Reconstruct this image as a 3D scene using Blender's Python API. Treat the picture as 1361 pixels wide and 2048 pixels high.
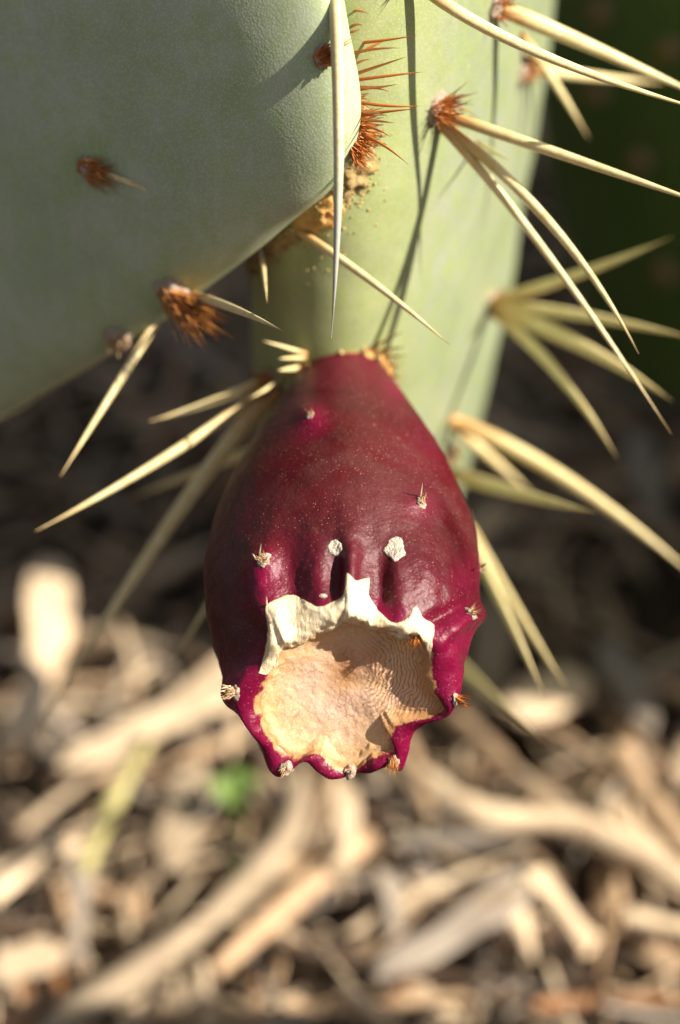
import bpy, math, random
import numpy as np
from mathutils import Vector, Matrix, noise
from mathutils.bvhtree import BVHTree

for o in list(bpy.data.objects):
    bpy.data.objects.remove(o)
scene = bpy.context.scene
COL = scene.collection
random.seed(7)
rng = np.random.default_rng(7)

# ------------------------------------------------------------------ camera
FPX = 4900.0
PITCH = math.radians(40.0)
CAM = Vector((0.0, 0.0, 0.465))
RGT = Vector((1, 0, 0))
FWD = Vector((0, math.cos(PITCH), -math.sin(PITCH)))
UPV = Vector((0, math.sin(PITCH), math.cos(PITCH)))
cd = bpy.data.cameras.new("camera")
cam = bpy.data.objects.new("camera", cd)
COL.objects.link(cam)
cam.location = CAM
cam.rotation_euler = (math.pi / 2 - PITCH, 0, 0)
cd.sensor_fit = 'VERTICAL'
cd.sensor_height = 24.0
cd.lens = 24.0 * FPX / 2048.0
cd.clip_start = 0.01
cd.clip_end = 2000.0
cd.dof.use_dof = True
cd.dof.focus_distance = 0.381
cd.dof.aperture_fstop = (cd.lens / 1000.0) / 0.0110
scene.camera = cam

# ------------------------------------------------------------------ light
SUNC = Vector((0.735, 0.35, 0.58)).normalized()          # right, up, towards camera
SUN = (RGT * SUNC.x + UPV * SUNC.y - FWD * SUNC.z).normalized()
elev = math.asin(SUN.z)
azim = math.atan2(SUN.x, SUN.y)
world = bpy.data.worlds.new("World")
scene.world = world
world.use_nodes = True
wn = world.node_tree
wn.nodes.clear()
sky = wn.nodes.new('ShaderNodeTexSky')
sky.sky_type = 'NISHITA'
sky.sun_disc = False
sky.sun_elevation = elev
sky.sun_rotation = azim
sky.dust_density = 2.0
hs = wn.nodes.new('ShaderNodeHueSaturation')
hs.inputs['Saturation'].default_value = 0.30
bg = wn.nodes.new('ShaderNodeBackground')
bg.inputs['Strength'].default_value = 0.045
wo = wn.nodes.new('ShaderNodeOutputWorld')
wn.links.new(sky.outputs[0], hs.inputs['Color'])
wn.links.new(hs.outputs[0], bg.inputs['Color'])
wn.links.new(bg.outputs[0], wo.inputs['Surface'])
sd = bpy.data.lights.new("sun", 'SUN')
sd.energy = 5.0
sd.angle = math.radians(0.5)
sd.color = (1.0, 0.91, 0.76)
so = bpy.data.objects.new("sun", sd)
COL.objects.link(so)
so.rotation_euler = SUN.to_track_quat('Z', 'Y').to_euler()
so.location = (0.5, -0.2, 1.2)

scene.view_settings.view_transform = 'Standard'
scene.view_settings.look = 'None'
scene.view_settings.gamma = 1.0
scene.view_settings.exposure = 1.05
scene.render.engine = 'CYCLES'
scene.cycles.use_denoising = True
scene.cycles.max_bounces = 4
scene.cycles.diffuse_bounces = 2
scene.cycles.glossy_bounces = 1
scene.cycles.caustics_reflective = False
scene.cycles.caustics_refractive = False
scene.cycles.use_adaptive_sampling = False

# ------------------------------------------------------------------ helpers
def P(px, py, d):
    """point seen at a photograph pixel, d metres along the optical axis"""
    return CAM + FWD * d + RGT * ((px - 680.5) / FPX * d) + UPV * ((1024 - py) / FPX * d)

def ray(px, py):
    return (FWD + RGT * ((px - 680.5) / FPX) + UPV * ((1024 - py) / FPX)).normalized()

def K(x, y, t):
    """camera axes (right, up, depth) to world"""
    return CAM + RGT * x + UPV * y + FWD * t

def KD(x, y, tow):
    return RGT * x + UPV * y - FWD * tow

def proj(v):
    """world (n,3) array -> px, py, depth"""
    q = v - np.array(CAM)
    t = q @ np.array(FWD)
    return 680.5 + q @ np.array(RGT) / t * FPX, 1024 - q @ np.array(UPV) / t * FPX, t

def ss(a, b, x):
    x = np.clip((x - a) / (b - a), 0, 1)
    return x * x * (3 - 2 * x)

def empty(name, loc, label=None, cat=None, group=None):
    o = bpy.data.objects.new(name, None)
    COL.objects.link(o)
    o.location = loc
    o.empty_display_size = 0.01
    tag(o, label, cat, group)
    return o

def tag(o, label=None, cat=None, group=None, kind=None):
    if label: o['label'] = label
    if cat: o['category'] = cat
    if group: o['group'] = group
    if kind: o['kind'] = kind

ORI = {}
def wpos(o):
    p = Vector((0, 0, 0))
    while o is not None:
        p += o.location
        o = o.parent
    return p

def mesh(name, verts, faces, mat, smooth=True, attrs=None):
    me = bpy.data.meshes.new(name)
    me.from_pydata([tuple(v) for v in verts], [], faces)
    if smooth:
        me.polygons.foreach_set('use_smooth', [True] * len(me.polygons))
    if attrs:
        for k, a in attrs.items():
            at = me.attributes.new(k, 'FLOAT', 'POINT')
            at.data.foreach_set('value', np.asarray(a, dtype=np.float32))
    if mat: me.materials.append(mat)
    me.update()
    return me

def obj(name, verts, faces, mat, parent=None, origin=None, smooth=True, attrs=None, label=None):
    v = np.array([tuple(p) for p in verts], dtype=np.float64)
    if origin is None: origin = Vector(v.mean(axis=0))
    me = mesh(name, v - np.array(origin), faces, mat, smooth, attrs)
    o = bpy.data.objects.new(name, me)
    COL.objects.link(o)
    if parent is not None:
        o.parent = parent
        o.location = Vector(origin) - wpos(parent)
    else:
        o.location = origin
    if label: o['label'] = label
    return o

def grid_faces(nu, nv, wrap_u=False, wrap_v=False, off=0):
    f = []
    for i in range(nu if wrap_u else nu - 1):
        for j in range(nv if wrap_v else nv - 1):
            a = i * nv + j
            b = ((i + 1) % nu) * nv + j
            c = ((i + 1) % nu) * nv + (j + 1) % nv
            d = i * nv + (j + 1) % nv
            f.append((off + a, off + b, off + c, off + d))
    return f

def fbm(p, s, o=3):
    return noise.fractal(Vector(p) * s, 1.0, 2.0, o)

# ------------------------------------------------------------------ materials
class NT:
    def __init__(s, name):
        s.m = bpy.data.materials.new(name)
        s.m.use_nodes = True
        s.t = s.m.node_tree
        s.b = s.t.nodes['Principled BSDF']
        s.co = s.n('ShaderNodeTexCoord').outputs['Object']
    def n(s, k): return s.t.nodes.new(k)
    def l(s, a, b): s.t.links.new(a, b)
    def set(s, **k):
        for a, v in k.items(): s.b.inputs[a.replace('_', ' ')].default_value = v
    def noise(s, scale, detail=3, rough=0.5, co=None, dist=0.0):
        x = s.n('ShaderNodeTexNoise'); s.l(co or s.co, x.inputs['Vector'])
        x.inputs['Scale'].default_value = scale; x.inputs['Detail'].default_value = detail
        x.inputs['Roughness'].default_value = rough; x.inputs['Distortion'].default_value = dist
        return x.outputs['Fac']
    def voro(s, scale, feat='F1', co=None, out='Distance', rnd=1.0):
        x = s.n('ShaderNodeTexVoronoi'); x.feature = feat; s.l(co or s.co, x.inputs['Vector'])
        x.inputs['Scale'].default_value = scale
        x.inputs['Randomness'].default_value = rnd
        return x.outputs[out]
    def ramp(s, fac, stops):
        x = s.n('ShaderNodeValToRGB'); s.l(fac, x.inputs['Fac'])
        e = x.color_ramp.elements
        while len(e) < len(stops): e.new(0.5)
        for q, (p, c) in zip(e, stops):
            q.position = p; q.color = (c, c, c, 1) if not hasattr(c, '__len__') else (*c, 1)
        return x.outputs['Color']
    def mix(s, fac, a, b, mode='MIX'):
        x = s.n('ShaderNodeMix'); x.data_type = 'RGBA'; x.blend_type = mode
        for v, i in ((fac, 0), (a, 6), (b, 7)):
            if isinstance(v, (int, float)): x.inputs[i].default_value = v
            elif isinstance(v, tuple): x.inputs[i].default_value = (*v, 1)
            else: s.l(v, x.inputs[i])
        return x.outputs[2]
    def math(s, op, a, b=0.0):
        x = s.n('ShaderNodeMath'); x.operation = op
        for v, i in ((a, 0), (b, 1)):
            if isinstance(v, (int, float)): x.inputs[i].default_value = v
            else: s.l(v, x.inputs[i])
        return x.outputs[0]
    def attr(s, name):
        x = s.n('ShaderNodeAttribute'); x.attribute_name = name
        return x.outputs['Fac']
    def map(s, scale=(1, 1, 1), rot=(0, 0, 0), loc=(0, 0, 0)):
        x = s.n('ShaderNodeMapping'); s.l(s.co, x.inputs['Vector'])
        x.inputs['Scale'].default_value = scale; x.inputs['Rotation'].default_value = rot
        x.inputs['Location'].default_value = loc
        return x.outputs[0]
    def bump(s, h, strength, dist, prev=None):
        x = s.n('ShaderNodeBump'); s.l(h, x.inputs['Height'])
        x.inputs['Strength'].default_value = strength; x.inputs['Distance'].default_value = dist
        if prev is not None: s.l(prev, x.inputs['Normal'])
        return x.outputs[0]
    def color(s, c): s.l(c, s.b.inputs['Base Color'])
    def normal(s, c): s.l(c, s.b.inputs['Normal'])

def pad_material(name, face, rimc, speck):
    m = NT(name)
    big = m.noise(45, 4, 0.6)
    mid = m.noise(260, 4, 0.6)
    base = m.mix(m.ramp(big, [(0.35, 0.0), (0.65, 1.0)]), face, tuple(a * b for a, b in zip(face, (0.74, 0.82, 0.66))))
    base = m.mix(m.attr('rim'), base, rimc)
    base = m.mix(m.math('MULTIPLY', m.ramp(mid, [(0.40, 0.0), (0.68, 1.0)]), 0.7), base, tuple(a * b for a, b in zip(rimc, (0.80, 0.9, 0.6))))
    base = m.mix(m.math('MULTIPLY', m.attr('halo'), 0.75), base, tuple(a * b for a, b in zip(rimc, (0.62, 0.75, 0.42))))
    wx = m.noise(95, 6, 0.72, dist=0.8)
    base = m.mix(m.math('MULTIPLY', m.ramp(wx, [(0.50, 0.0), (0.60, 1.0)]), 0.30), base, tuple(a * b for a, b in zip(face, (0.72, 0.80, 0.60))))
    # pores in the waxy skin
    v = m.voro(2300)
    dots = m.ramp(v, [(0.18, 1.0), (0.46, 0.0)])
    base = m.mix(m.math('MULTIPLY', dots, 0.5), base, speck)
    # vertical streaks of worn wax
    st = m.noise(1.0, 4, 0.6, co=m.map((420, 420, 26)))
    base = m.mix(m.math('MULTIPLY', m.ramp(st, [(0.5, 0.0), (0.75, 1.0)]), 0.22), base, tuple(c * 1.18 for c in face))
    # cork flecks
    fl = m.voro(190)
    fk = m.math('MULTIPLY', m.ramp(fl, [(0.035, 1.0), (0.075, 0.0)]), m.ramp(m.noise(60), [(0.55, 0.0), (0.6, 1.0)]))
    base = m.mix(fk, base, (0.62, 0.55, 0.33))
    m.color(base)
    m.set(Roughness=0.50, Subsurface_Weight=0.0)
    m.b.inputs['Specular IOR Level'].default_value = 0.35
    b = m.bump(m.math('SUBTRACT', m.math('MULTIPLY', mid, 1.4), m.math('MULTIPLY', v, 0.6)), 0.10, 0.00035)
    m.normal(b)
    return m.m

M = {}
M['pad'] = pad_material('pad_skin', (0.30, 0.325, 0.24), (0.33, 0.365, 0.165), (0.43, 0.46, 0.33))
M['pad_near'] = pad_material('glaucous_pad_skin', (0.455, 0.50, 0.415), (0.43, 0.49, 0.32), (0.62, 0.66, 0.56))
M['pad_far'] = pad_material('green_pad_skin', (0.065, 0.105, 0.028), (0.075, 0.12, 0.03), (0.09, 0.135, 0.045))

def simple(name, a, b, scale, rough=0.6, bump=0.3, dist=0.0003, stretch=(1, 1, 1), sss=0.0):
    m = NT(name)
    f = m.noise(scale, 4, 0.6, co=m.map(stretch))
    m.color(m.mix(m.ramp(f, [(0.3, 0.0), (0.7, 1.0)]), a, b))
    m.set(Roughness=rough)
    m.normal(m.bump(f, bump, dist))
    return m.m

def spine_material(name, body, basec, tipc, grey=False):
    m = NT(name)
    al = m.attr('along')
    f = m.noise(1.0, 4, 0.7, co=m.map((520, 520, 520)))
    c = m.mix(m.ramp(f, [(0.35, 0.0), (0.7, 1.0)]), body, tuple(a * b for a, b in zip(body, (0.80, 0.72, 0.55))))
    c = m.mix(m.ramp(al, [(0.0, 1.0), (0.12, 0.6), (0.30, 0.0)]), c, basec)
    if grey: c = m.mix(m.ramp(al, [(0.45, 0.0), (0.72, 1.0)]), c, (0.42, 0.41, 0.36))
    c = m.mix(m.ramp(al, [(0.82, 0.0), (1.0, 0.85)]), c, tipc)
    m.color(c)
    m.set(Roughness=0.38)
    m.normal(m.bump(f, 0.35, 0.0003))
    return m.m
M['spine'] = spine_material('yellow_spine', (0.85, 0.73, 0.42), (0.50, 0.25, 0.07), (0.40, 0.24, 0.10))
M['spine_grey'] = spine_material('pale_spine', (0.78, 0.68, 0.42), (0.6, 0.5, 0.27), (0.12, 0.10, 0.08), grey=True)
M['glochid'] = simple('orange_glochid', (0.56, 0.17, 0.025), (0.42, 0.13, 0.03), 900, 0.4, 0.1, sss=0.1)
M['glochid_brown'] = simple('brown_glochid', (0.40, 0.15, 0.035), (0.48, 0.21, 0.06), 900, 0.45, 0.1)
M['glochid_pale'] = simple('pale_glochid', (0.60, 0.42, 0.25), (0.45, 0.26, 0.12), 900, 0.5, 0.1)
M['wool'] = simple('areole_wool', (0.58, 0.50, 0.42), (0.30, 0.18, 0.11), 2200, 0.9, 1.0, 0.0006)
M['cork'] = simple('tan_cork', (0.52, 0.38, 0.17), (0.30, 0.19, 0.06), 700, 0.8, 0.7, 0.0006)
M['orange_cork'] = simple('orange_cork', (0.62, 0.36, 0.10), (0.40, 0.20, 0.06), 600, 0.7, 0.8, 0.0007)
M['white_cork'] = simple('white_cork', (0.66, 0.61, 0.52), (0.40, 0.32, 0.25), 1500, 0.85, 1.0, 0.0008)

def fruit_material():
    m = NT('fruit_skin')
    mag = m.attr('magenta')
    big = m.noise(70, 4, 0.6)
    red = m.mix(m.ramp(big, [(0.35, 0.0), (0.65, 1.0)]), (0.040, 0.0015, 0.0032), (0.080, 0.0015, 0.0068))
    red = m.mix(mag, red, (0.17, 0.0012, 0.034))
    # waxy bloom, worn through where the skin is rubbed
    bl = m.noise(55, 5, 0.65, dist=0.6)
    fine = m.noise(2600, 2, 0.7)
    bm = m.math('MULTIPLY', m.ramp(bl, [(0.40, 0.0), (0.62, 1.0)]), m.ramp(fine, [(0.35, 0.35), (0.7, 1.0)]))
    bm = m.math('MULTIPLY', bm, m.math('MULTIPLY', m.attr('bloom'), 0.60))
    c = m.mix(bm, red, (0.10, 0.038, 0.032))
    # dust specks
    v = m.voro(1050)
    mask = m.ramp(m.noise(130, 3, 0.6), [(0.34, 0.15), (0.58, 1.0)])
    sp = m.math('MULTIPLY', m.ramp(v, [(0.05, 1.0), (0.10, 0.0)]), mask)
    c = m.mix(m.math('MULTIPLY', sp, 0.85), c, (0.60, 0.36, 0.25))
    scf = m.math('MULTIPLY', m.ramp(m.noise(1.0, 5, 0.7, co=m.map((900, 240, 240), (0.3, 0.5, 0.9))), [(0.60, 0.0), (0.72, 1.0)]), m.ramp(m.noise(85, 3), [(0.52, 0.0), (0.62, 1.0)]))
    c = m.mix(m.math('MULTIPLY', scf, 0.45), c, (0.30, 0.13, 0.11))
    v2 = m.voro(1500)
    sp2 = m.ramp(v2, [(0.10, 1.0), (0.17, 0.0)])
    c = m.mix(m.math('MULTIPLY', m.math('MULTIPLY', sp2, mask), 0.5), c, (0.42, 0.20, 0.15))
    dry = m.ramp(m.math('ADD', m.attr('dry'), m.math('MULTIPLY', m.math('SUBTRACT', m.noise(420, 4, 0.7), 0.5), 1.3)), [(0.78, 0.0), (0.95, 1.0)])
    c = m.mix(m.math('MULTIPLY', dry, m.math('GREATER_THAN', m.attr('dry'), 0.01)), c, (0.44, 0.24, 0.10))
    m.color(c)
    m.set(Roughness=0.42, Subsurface_Weight=0.05, Subsurface_Scale=0.002)
    m.b.inputs['Subsurface Radius'].default_value = (1.0, 0.08, 0.25)
    m.b.inputs['Specular IOR Level'].default_value = 0.30
    m.l(m.math('ADD', m.math('MULTIPLY', bm, 0.6), 0.38), m.b.inputs['Roughness'])
    b = m.bump(m.math('ADD', m.noise(380, 5, 0.65), m.math('MULTIPLY', m.math('ADD', v2, fine), 0.22)), 0.40, 0.0006)
    m.normal(b)
    return m.m
M['fruit'] = fruit_material()

def scar_material():
    m = NT('flower_scar')
    q = m.attr('inner')
    big = m.noise(150, 5, 0.65)
    fine = m.noise(1500, 4, 0.7)
    c = m.mix(m.ramp(big, [(0.35, 0.0), (0.65, 1.0)]), (0.64, 0.375, 0.185), (0.67, 0.44, 0.32))
    c = m.mix(m.ramp(q, [(0.0, 0.9), (0.28, 0.2), (0.5, 0.0)]), c, (0.56, 0.32, 0.12))
    c = m.mix(m.math('MULTIPLY', m.ramp(fine, [(0.45, 0.0), (0.7, 1.0)]), 0.55), c, (0.75, 0.56, 0.42))
    c = m.mix(m.math('MULTIPLY', m.attr('stain'), 0.85), c, (0.36, 0.14, 0.04))
    dv = m.n('ShaderNodeVectorMath'); dv.operation = 'ADD'
    nz = m.n('ShaderNodeTexNoise'); m.l(m.co, nz.inputs['Vector']); nz.inputs['Scale'].default_value = 260
    sc = m.n('ShaderNodeVectorMath'); sc.operation = 'SCALE'; m.l(nz.outputs['Color'], sc.inputs[0]); sc.inputs[3].default_value = 0.004
    m.l(m.co, dv.inputs[0]); m.l(sc.outputs[0], dv.inputs[1])
    cr = m.voro(520, 'DISTANCE_TO_EDGE', co=dv.outputs[0])
    crm = m.math('MULTIPLY', m.ramp(cr, [(0.0, 1.0), (0.05, 0.0)]), m.ramp(m.noise(210, 3), [(0.48, 0.0), (0.6, 1.0)]))
    c = m.mix(m.math('MULTIPLY', crm, 0.5), c, (0.24, 0.06, 0.07))
    # fine wrinkle rings
    rg = m.attr('ring')
    wv = m.math('SINE', m.math('ADD', m.math('MULTIPLY', rg, 120.0), m.math('MULTIPLY', m.noise(230, 4, 0.6), 34.0)))
    wm = m.math('MULTIPLY', m.ramp(m.math('MULTIPLY', m.math('ADD', wv, 1.0), 0.5), [(0.0, 1.0), (0.38, 0.0)]), m.attr('wrinkle'))
    c = m.mix(m.math('MULTIPLY', wm, 0.7), c, (0.26, 0.09, 0.035))
    m.color(c)
    m.set(Roughness=0.62)
    hgt = m.math('ADD', m.math('MULTIPLY', m.math('MULTIPLY', wv, m.attr('wrinkle')), 0.30), m.math('ADD', fine, m.math('MULTIPLY', big, 1.2)))
    m.normal(m.bump(hgt, 0.34, 0.0005))
    return m.m
M['scar'] = scar_material()

def cream_material():
    m = NT('dried_cream_skin')
    a = m.noise(300, 5, 0.65)
    fi = m.noise(1.0, 5, 0.7, co=m.map((1500, 420, 420), (0.2, 0.3, 0.5)))
    c = m.mix(m.ramp(a, [(0.35, 0.0), (0.7, 1.0)]), (0.86, 0.75, 0.53), (0.74, 0.57, 0.35))
    c = m.mix(m.math('MULTIPLY', m.ramp(fi, [(0.5, 0.0), (0.68, 1.0)]), 0.45), c, (0.52, 0.33, 0.15))
    sp = m.math('MULTIPLY', m.ramp(m.voro(480), [(0.05, 1.0), (0.13, 0.0)]), m.ramp(m.noise(200), [(0.48, 0.0), (0.56, 1.0)]))
    c = m.mix(m.math('MULTIPLY', sp, 0.8), c, (0.13, 0.06, 0.03))
    ed = m.math('MULTIPLY', m.attr('edge'), m.ramp(m.noise(500, 3), [(0.3, 0.3), (0.6, 1.0)]))
    c = m.mix(m.math('MULTIPLY', ed, 0.9), c, (0.42, 0.22, 0.07))
    m.color(c)
    m.set(Roughness=0.5)
    m.normal(m.bump(m.math('ADD', a, m.math('MULTIPLY', fi, 0.8)), 0.8, 0.0007))
    return m.m
M['cream'] = cream_material()

def wood_material(name, a, b, c3):
    m = NT(name)
    oi = m.n('ShaderNodeObjectInfo')
    fib = m.noise(1.0, 5, 0.65, co=m.map((45, 700, 700)))
    blot = m.noise(110, 4, 0.6)
    c = m.mix(m.ramp(fib, [(0.25, 0.0), (0.75, 1.0)]), a, b)
    c = m.mix(m.math('MULTIPLY', m.ramp(blot, [(0.45, 0.0), (0.75, 1.0)]), 0.6), c, c3)
    g = m.n('ShaderNodeHueSaturation')
    m.l(c, g.inputs['Color'])
    m.l(m.math('ADD', m.math('MULTIPLY', oi.outputs['Random'], 0.9), 0.42), g.inputs['Value'])
    m.color(g.outputs[0])
    m.set(Roughness=0.75)
    m.normal(m.bump(fib, 0.6, 0.0012))
    return m.m
M['wood_pale'] = wood_material('pale_weathered_wood', (0.76, 0.61, 0.43), (0.58, 0.43, 0.28), (0.34, 0.22, 0.14))
M['wood_tan'] = wood_material('tan_wood', (0.54, 0.38, 0.24), (0.36, 0.23, 0.13), (0.20, 0.12, 0.07))
M['wood_grey'] = wood_material('grey_wood', (0.42, 0.36, 0.30), (0.27, 0.22, 0.18), (0.18, 0.13, 0.10))
M['wood_dark'] = wood_material('dark_bark', (0.13, 0.075, 0.042), (0.07, 0.042, 0.026), (0.04, 0.024, 0.016))
M['wood_rust'] = wood_material('rust_brown_bark', (0.36, 0.17, 0.07), (0.22, 0.10, 0.045), (0.12, 0.06, 0.03))
M['straw'] = simple('straw', (0.50, 0.45, 0.20), (0.36, 0.31, 0.12), 300, 0.6, 0.3)
M['sprout'] = simple('sprout_leaf', (0.17, 0.25, 0.06), (0.11, 0.18, 0.04), 200, 0.5, 0.2, sss=0.1)
m = NT('soil')
s1 = m.noise(60, 5, 0.7); s2 = m.noise(900, 4, 0.7)
m.color(m.mix(m.ramp(s1, [(0.3, 0.0), (0.7, 1.0)]), (0.045, 0.028, 0.018), (0.10, 0.065, 0.04)))
m.set(Roughness=0.95)
m.normal(m.bump(s2, 0.8, 0.002, m.bump(s1, 0.8, 0.01)))
M['soil'] = m.m

# ------------------------------------------------------------------ ground
def ground_h(x, y):
    return 0.006 * noise.noise(Vector((x * 11, y * 11, 1.3))) + 0.003 * noise.noise(Vector((x * 37, y * 37, 4.1)))
xs = np.concatenate([[-400, -60, -10, -2.0, -0.8], np.linspace(-0.45, 0.45, 91), [0.8, 2.0, 10, 60, 400]])
ys = np.concatenate([[-400, -60, -10, -2.0, -0.6], np.linspace(-0.1, 1.2, 131), [1.6, 2.5, 10, 60, 400]])
gv = [(x, y, ground_h(x, y) - 0.012 if abs(x) < 1 and -1 < y < 1.5 else -0.012) for x in xs for y in ys]
g = obj('ground', gv, grid_faces(len(xs), len(ys)), M['soil'], origin=Vector((0, 0, 0)))
tag(g, kind='structure')

# ------------------------------------------------------------------ pads
def resample_closed(pts, n):
    p = np.array(pts, dtype=float)
    N = len(p)
    out = []
    for i in range(N):                               # Catmull-Rom
        a, b, c, d = p[i - 1], p[i], p[(i + 1) % N], p[(i + 2) % N]
        for t in np.linspace(0, 1, 12, endpoint=False):
            out.append(0.5 * ((2 * b) + (-a + c) * t + (2 * a - 5 * b + 4 * c - d) * t * t + (-a + 3 * b - 3 * c + d) * t ** 3))
    out = np.array(out)
    seg = np.linalg.norm(np.roll(out, -1, 0) - out, axis=1)
    s = np.concatenate([[0], np.cumsum(seg)])
    o2 = np.vstack([out, out[:1]])
    t = np.linspace(0, s[-1], n, endpoint=False)
    return np.stack([np.interp(t, s, o2[:, k]) for k in range(2)], 1)

BV = {}
def make_pad(outline, centre, ax, ay, an, half, mat, parent, name='pad', nv=260, nu=72, expo=2.3, wob=0.0012, seed=0.0, bend=0.0, thick=None, key=None, label=None, halo=()):
    """pad with an outline in its own plane (metres along ax, ay), lens-thick along an"""
    oc = resample_closed(outline, nv)
    c0 = oc.mean(0)
    us = np.linspace(-math.pi / 2, math.pi / 2, nu)
    verts, rim = [], []
    for j in range(nv):
        d = oc[j] - c0
        for u in us:
            cu, su = math.cos(u), math.sin(u)
            q = cu ** (2.0 / expo) if cu > 1e-9 else 0.0
            h = half * math.copysign(abs(su) ** (2.0 / expo), su)
            pl = c0 + d * q
            if thick: h *= thick(pl)
            r2 = (d * q) @ (d * q)
            p = centre + ax * pl[0] + ay * pl[1] + an * (h + bend * r2)
            nz = noise.fractal(p * 28 + Vector((seed, 0, 0)), 1.0, 2.0, 3) * wob
            dirv = (ax * d[0] + ay * d[1]).normalized() * cu + an * su
            p = p + dirv * nz
            verts.append(p)
            rim.append(q)
    faces = grid_faces(nv, nu, wrap_u=True)
    v = np.array([tuple(p) for p in verts])
    rim = ss(0.72, 0.97, np.array(rim))
    hv, (hx, hy, _d) = np.zeros(len(v)), proj(v)
    for (ax_, ay_, sg) in halo:
        hv = np.maximum(hv, np.exp(-0.5 * ((hx - ax_) ** 2 + (hy - ay_) ** 2) / sg ** 2))
    if key:
        BV[key] = BVHTree.FromPolygons([tuple(p) for p in v], faces)
    return obj(name, v, faces, mat, parent, origin=centre, attrs={'rim': rim, 'halo': hv}, label=label)

def hit(key, px, py):
    for k in (key if isinstance(key, (list, tuple)) else [key]):
        loc, nor, i, d = BV[k].ray_cast(CAM, ray(px, py))
        if loc is not None:
            if nor.dot(ray(px, py)) > 0: nor = -nor
            return loc, nor
    return None, None

def near(key, p):
    loc, nor, i, d = BV[key].find_nearest(p)
    return loc, nor

cactus = empty('prickly_pear_cactus', (0.045, 0.45, 0.0), 'pale green prickly pear cactus with long yellow spines, carrying the crimson fruit', 'cactus')

# standing pad, seen onto its rim
FB = P(635, 755, 0.4255)                               # where the fruit grows out of it
yaw = math.radians(13.0)
roll = math.radians(3.0)
g_back = Vector((math.sin(yaw), math.cos(yaw), 0))
z_up = (Vector((0, 0, 1)) * math.cos(roll) + Vector((1, 0, 0)) * math.sin(roll)).normalized()
n_c = g_back.cross(z_up).normalized()
g_back = z_up.cross(n_c).normalized()
hw, hh = 0.078, 0.155
pc = FB + g_back * (hw - 0.003) + z_up * 0.030
ol = []
for k in range(28):
    a = k / 28 * 2 * math.pi
    x, y = math.cos(a) * hw, math.sin(a) * hh
    if y < 0: x *= 1 - 0.22 * (y / hh) ** 2
    ol.append((x, y))
centre_pad = make_pad(ol, pc, g_back, z_up, n_c, 0.0240, M['pad'], cactus, nv=300, nu=90, expo=2.2, wob=0.0010, seed=3.1, key='c',
                      label='standing pale green pad lit by the sun, seen onto its rim')

# big pad reaching left, its face turned from the sun
N_l = KD(-0.60, -0.36, 0.715).normalized()
ax_l = (RGT - N_l * RGT.dot(N_l)).normalized()
ay_l = N_l.cross(ax_l).normalized()
J = P(640, 300, 0.379)
def to_plane(px, py, org, n, a1, a2):
    r = ray(px, py)
    t = (org - CAM).dot(n) / r.dot(n)
    q = CAM + r * t - org
    return (q.dot(a1), q.dot(a2))
OL = [(712, 220), (697, 310), (655, 385), (590, 440), (455, 548), (310, 650), (0, 838), (-300, 970), (-620, 1000), (-900, 850),
      (-1040, 500), (-980, 50), (-760, -350), (-400, -600), (0, -650), (350, -520), (560, -300), (655, -80), (692, 80)]
J0 = J - N_l * 0.006
ol = [to_plane(x, y, J0, N_l, ax_l, ay_l) for x, y in OL]
left_pad = make_pad(ol, J0, ax_l, ay_l, N_l, 0.0125, M['pad_near'], cactus, nv=360, nu=90, expo=2.5, wob=0.0007, seed=9.4, key='l', halo=[(180, 335, 42), (345, 583, 42), (648, 112, 30), (236, 676, 24), (200, 290, 30), (470, 190, 26), (700, 400, 40)],
                    label='broad grey green pad with its face in shade')

# lower pad that carries the standing one, mostly behind the fruit
def ground_pt(px, py, h=0.0):
    r = ray(px, py)
    t = (h - CAM.z) / r.z
    return CAM + r * t
lc = ground_pt(745, 1240) + Vector((0, 0, 0.100))
ol = []
for k in range(28):
    a = k / 28 * 2 * math.pi
    x, y = math.cos(a) * 0.036, math.sin(a) * 0.105
    ol.append((x, y))
lower_pad = make_pad(ol, lc + g_back * 0.01, g_back, Vector((0, 0, 1)), n_c, 0.017, M['pad'], cactus, nv=160, nu=50, seed=5.5, key='b',
                     label='lower pad mostly hidden behind the fruit')

# ------------------------------------------------------------------ spines, glochids, areoles
def tube(pts, rad, ns=9, flat=1.0, along=True):
    pts = [Vector(p) for p in pts]
    n = len(pts)
    verts, al = [], []
    t0 = (pts[1] - pts[0]).normalized()
    ref = Vector((0.3, 0.2, 1)).normalized()
    if abs(t0.dot(ref)) > 0.95: ref = Vector((1, 0, 0))
    a = t0.cross(ref).normalized()
    for i in range(n):
        t = (pts[min(i + 1, n - 1)] - pts[max(i - 1, 0)]).normalized()
        a = (a - t * a.dot(t)).normalized()
        b = t.cross(a)
        for k in range(ns):
            w = 2 * math.pi * k / ns
            verts.append(pts[i] + (a * math.cos(w) * flat + b * math.sin(w)) * rad[i])
            al.append(i / (n - 1))
    f = grid_faces(n, ns, wrap_v=True)
    f.append(tuple(range(ns))[::-1])
    f.append(tuple((n - 1) * ns + k for k in range(ns)))
    return verts, f, al

def spine(base, tip, r, parent, mid=None, mat='spine', n=18, flat=0.75, name='spine', butt=1.0):
    base, tip = Vector(base), Vector(tip)
    if mid is None:
        mid = (base + tip) / 2
    c = mid * 2 - (base + tip) / 2
    pts, rad = [], []
    for i in range(n):
        t = i / (n - 1)
        pts.append(base * (1 - t) ** 2 + c * 2 * t * (1 - t) + tip * t * t)
        w = (0.85 + 0.15 * min(1, t * 6)) * (1 - t ** 2.2) ** 0.95
        rad.append(max(r * w, r * 0.05))
    v, f, al = tube(pts, rad, 9, flat)
    return obj(name, v, f, M[mat], parent, origin=base, attrs={'along': al})

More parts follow.
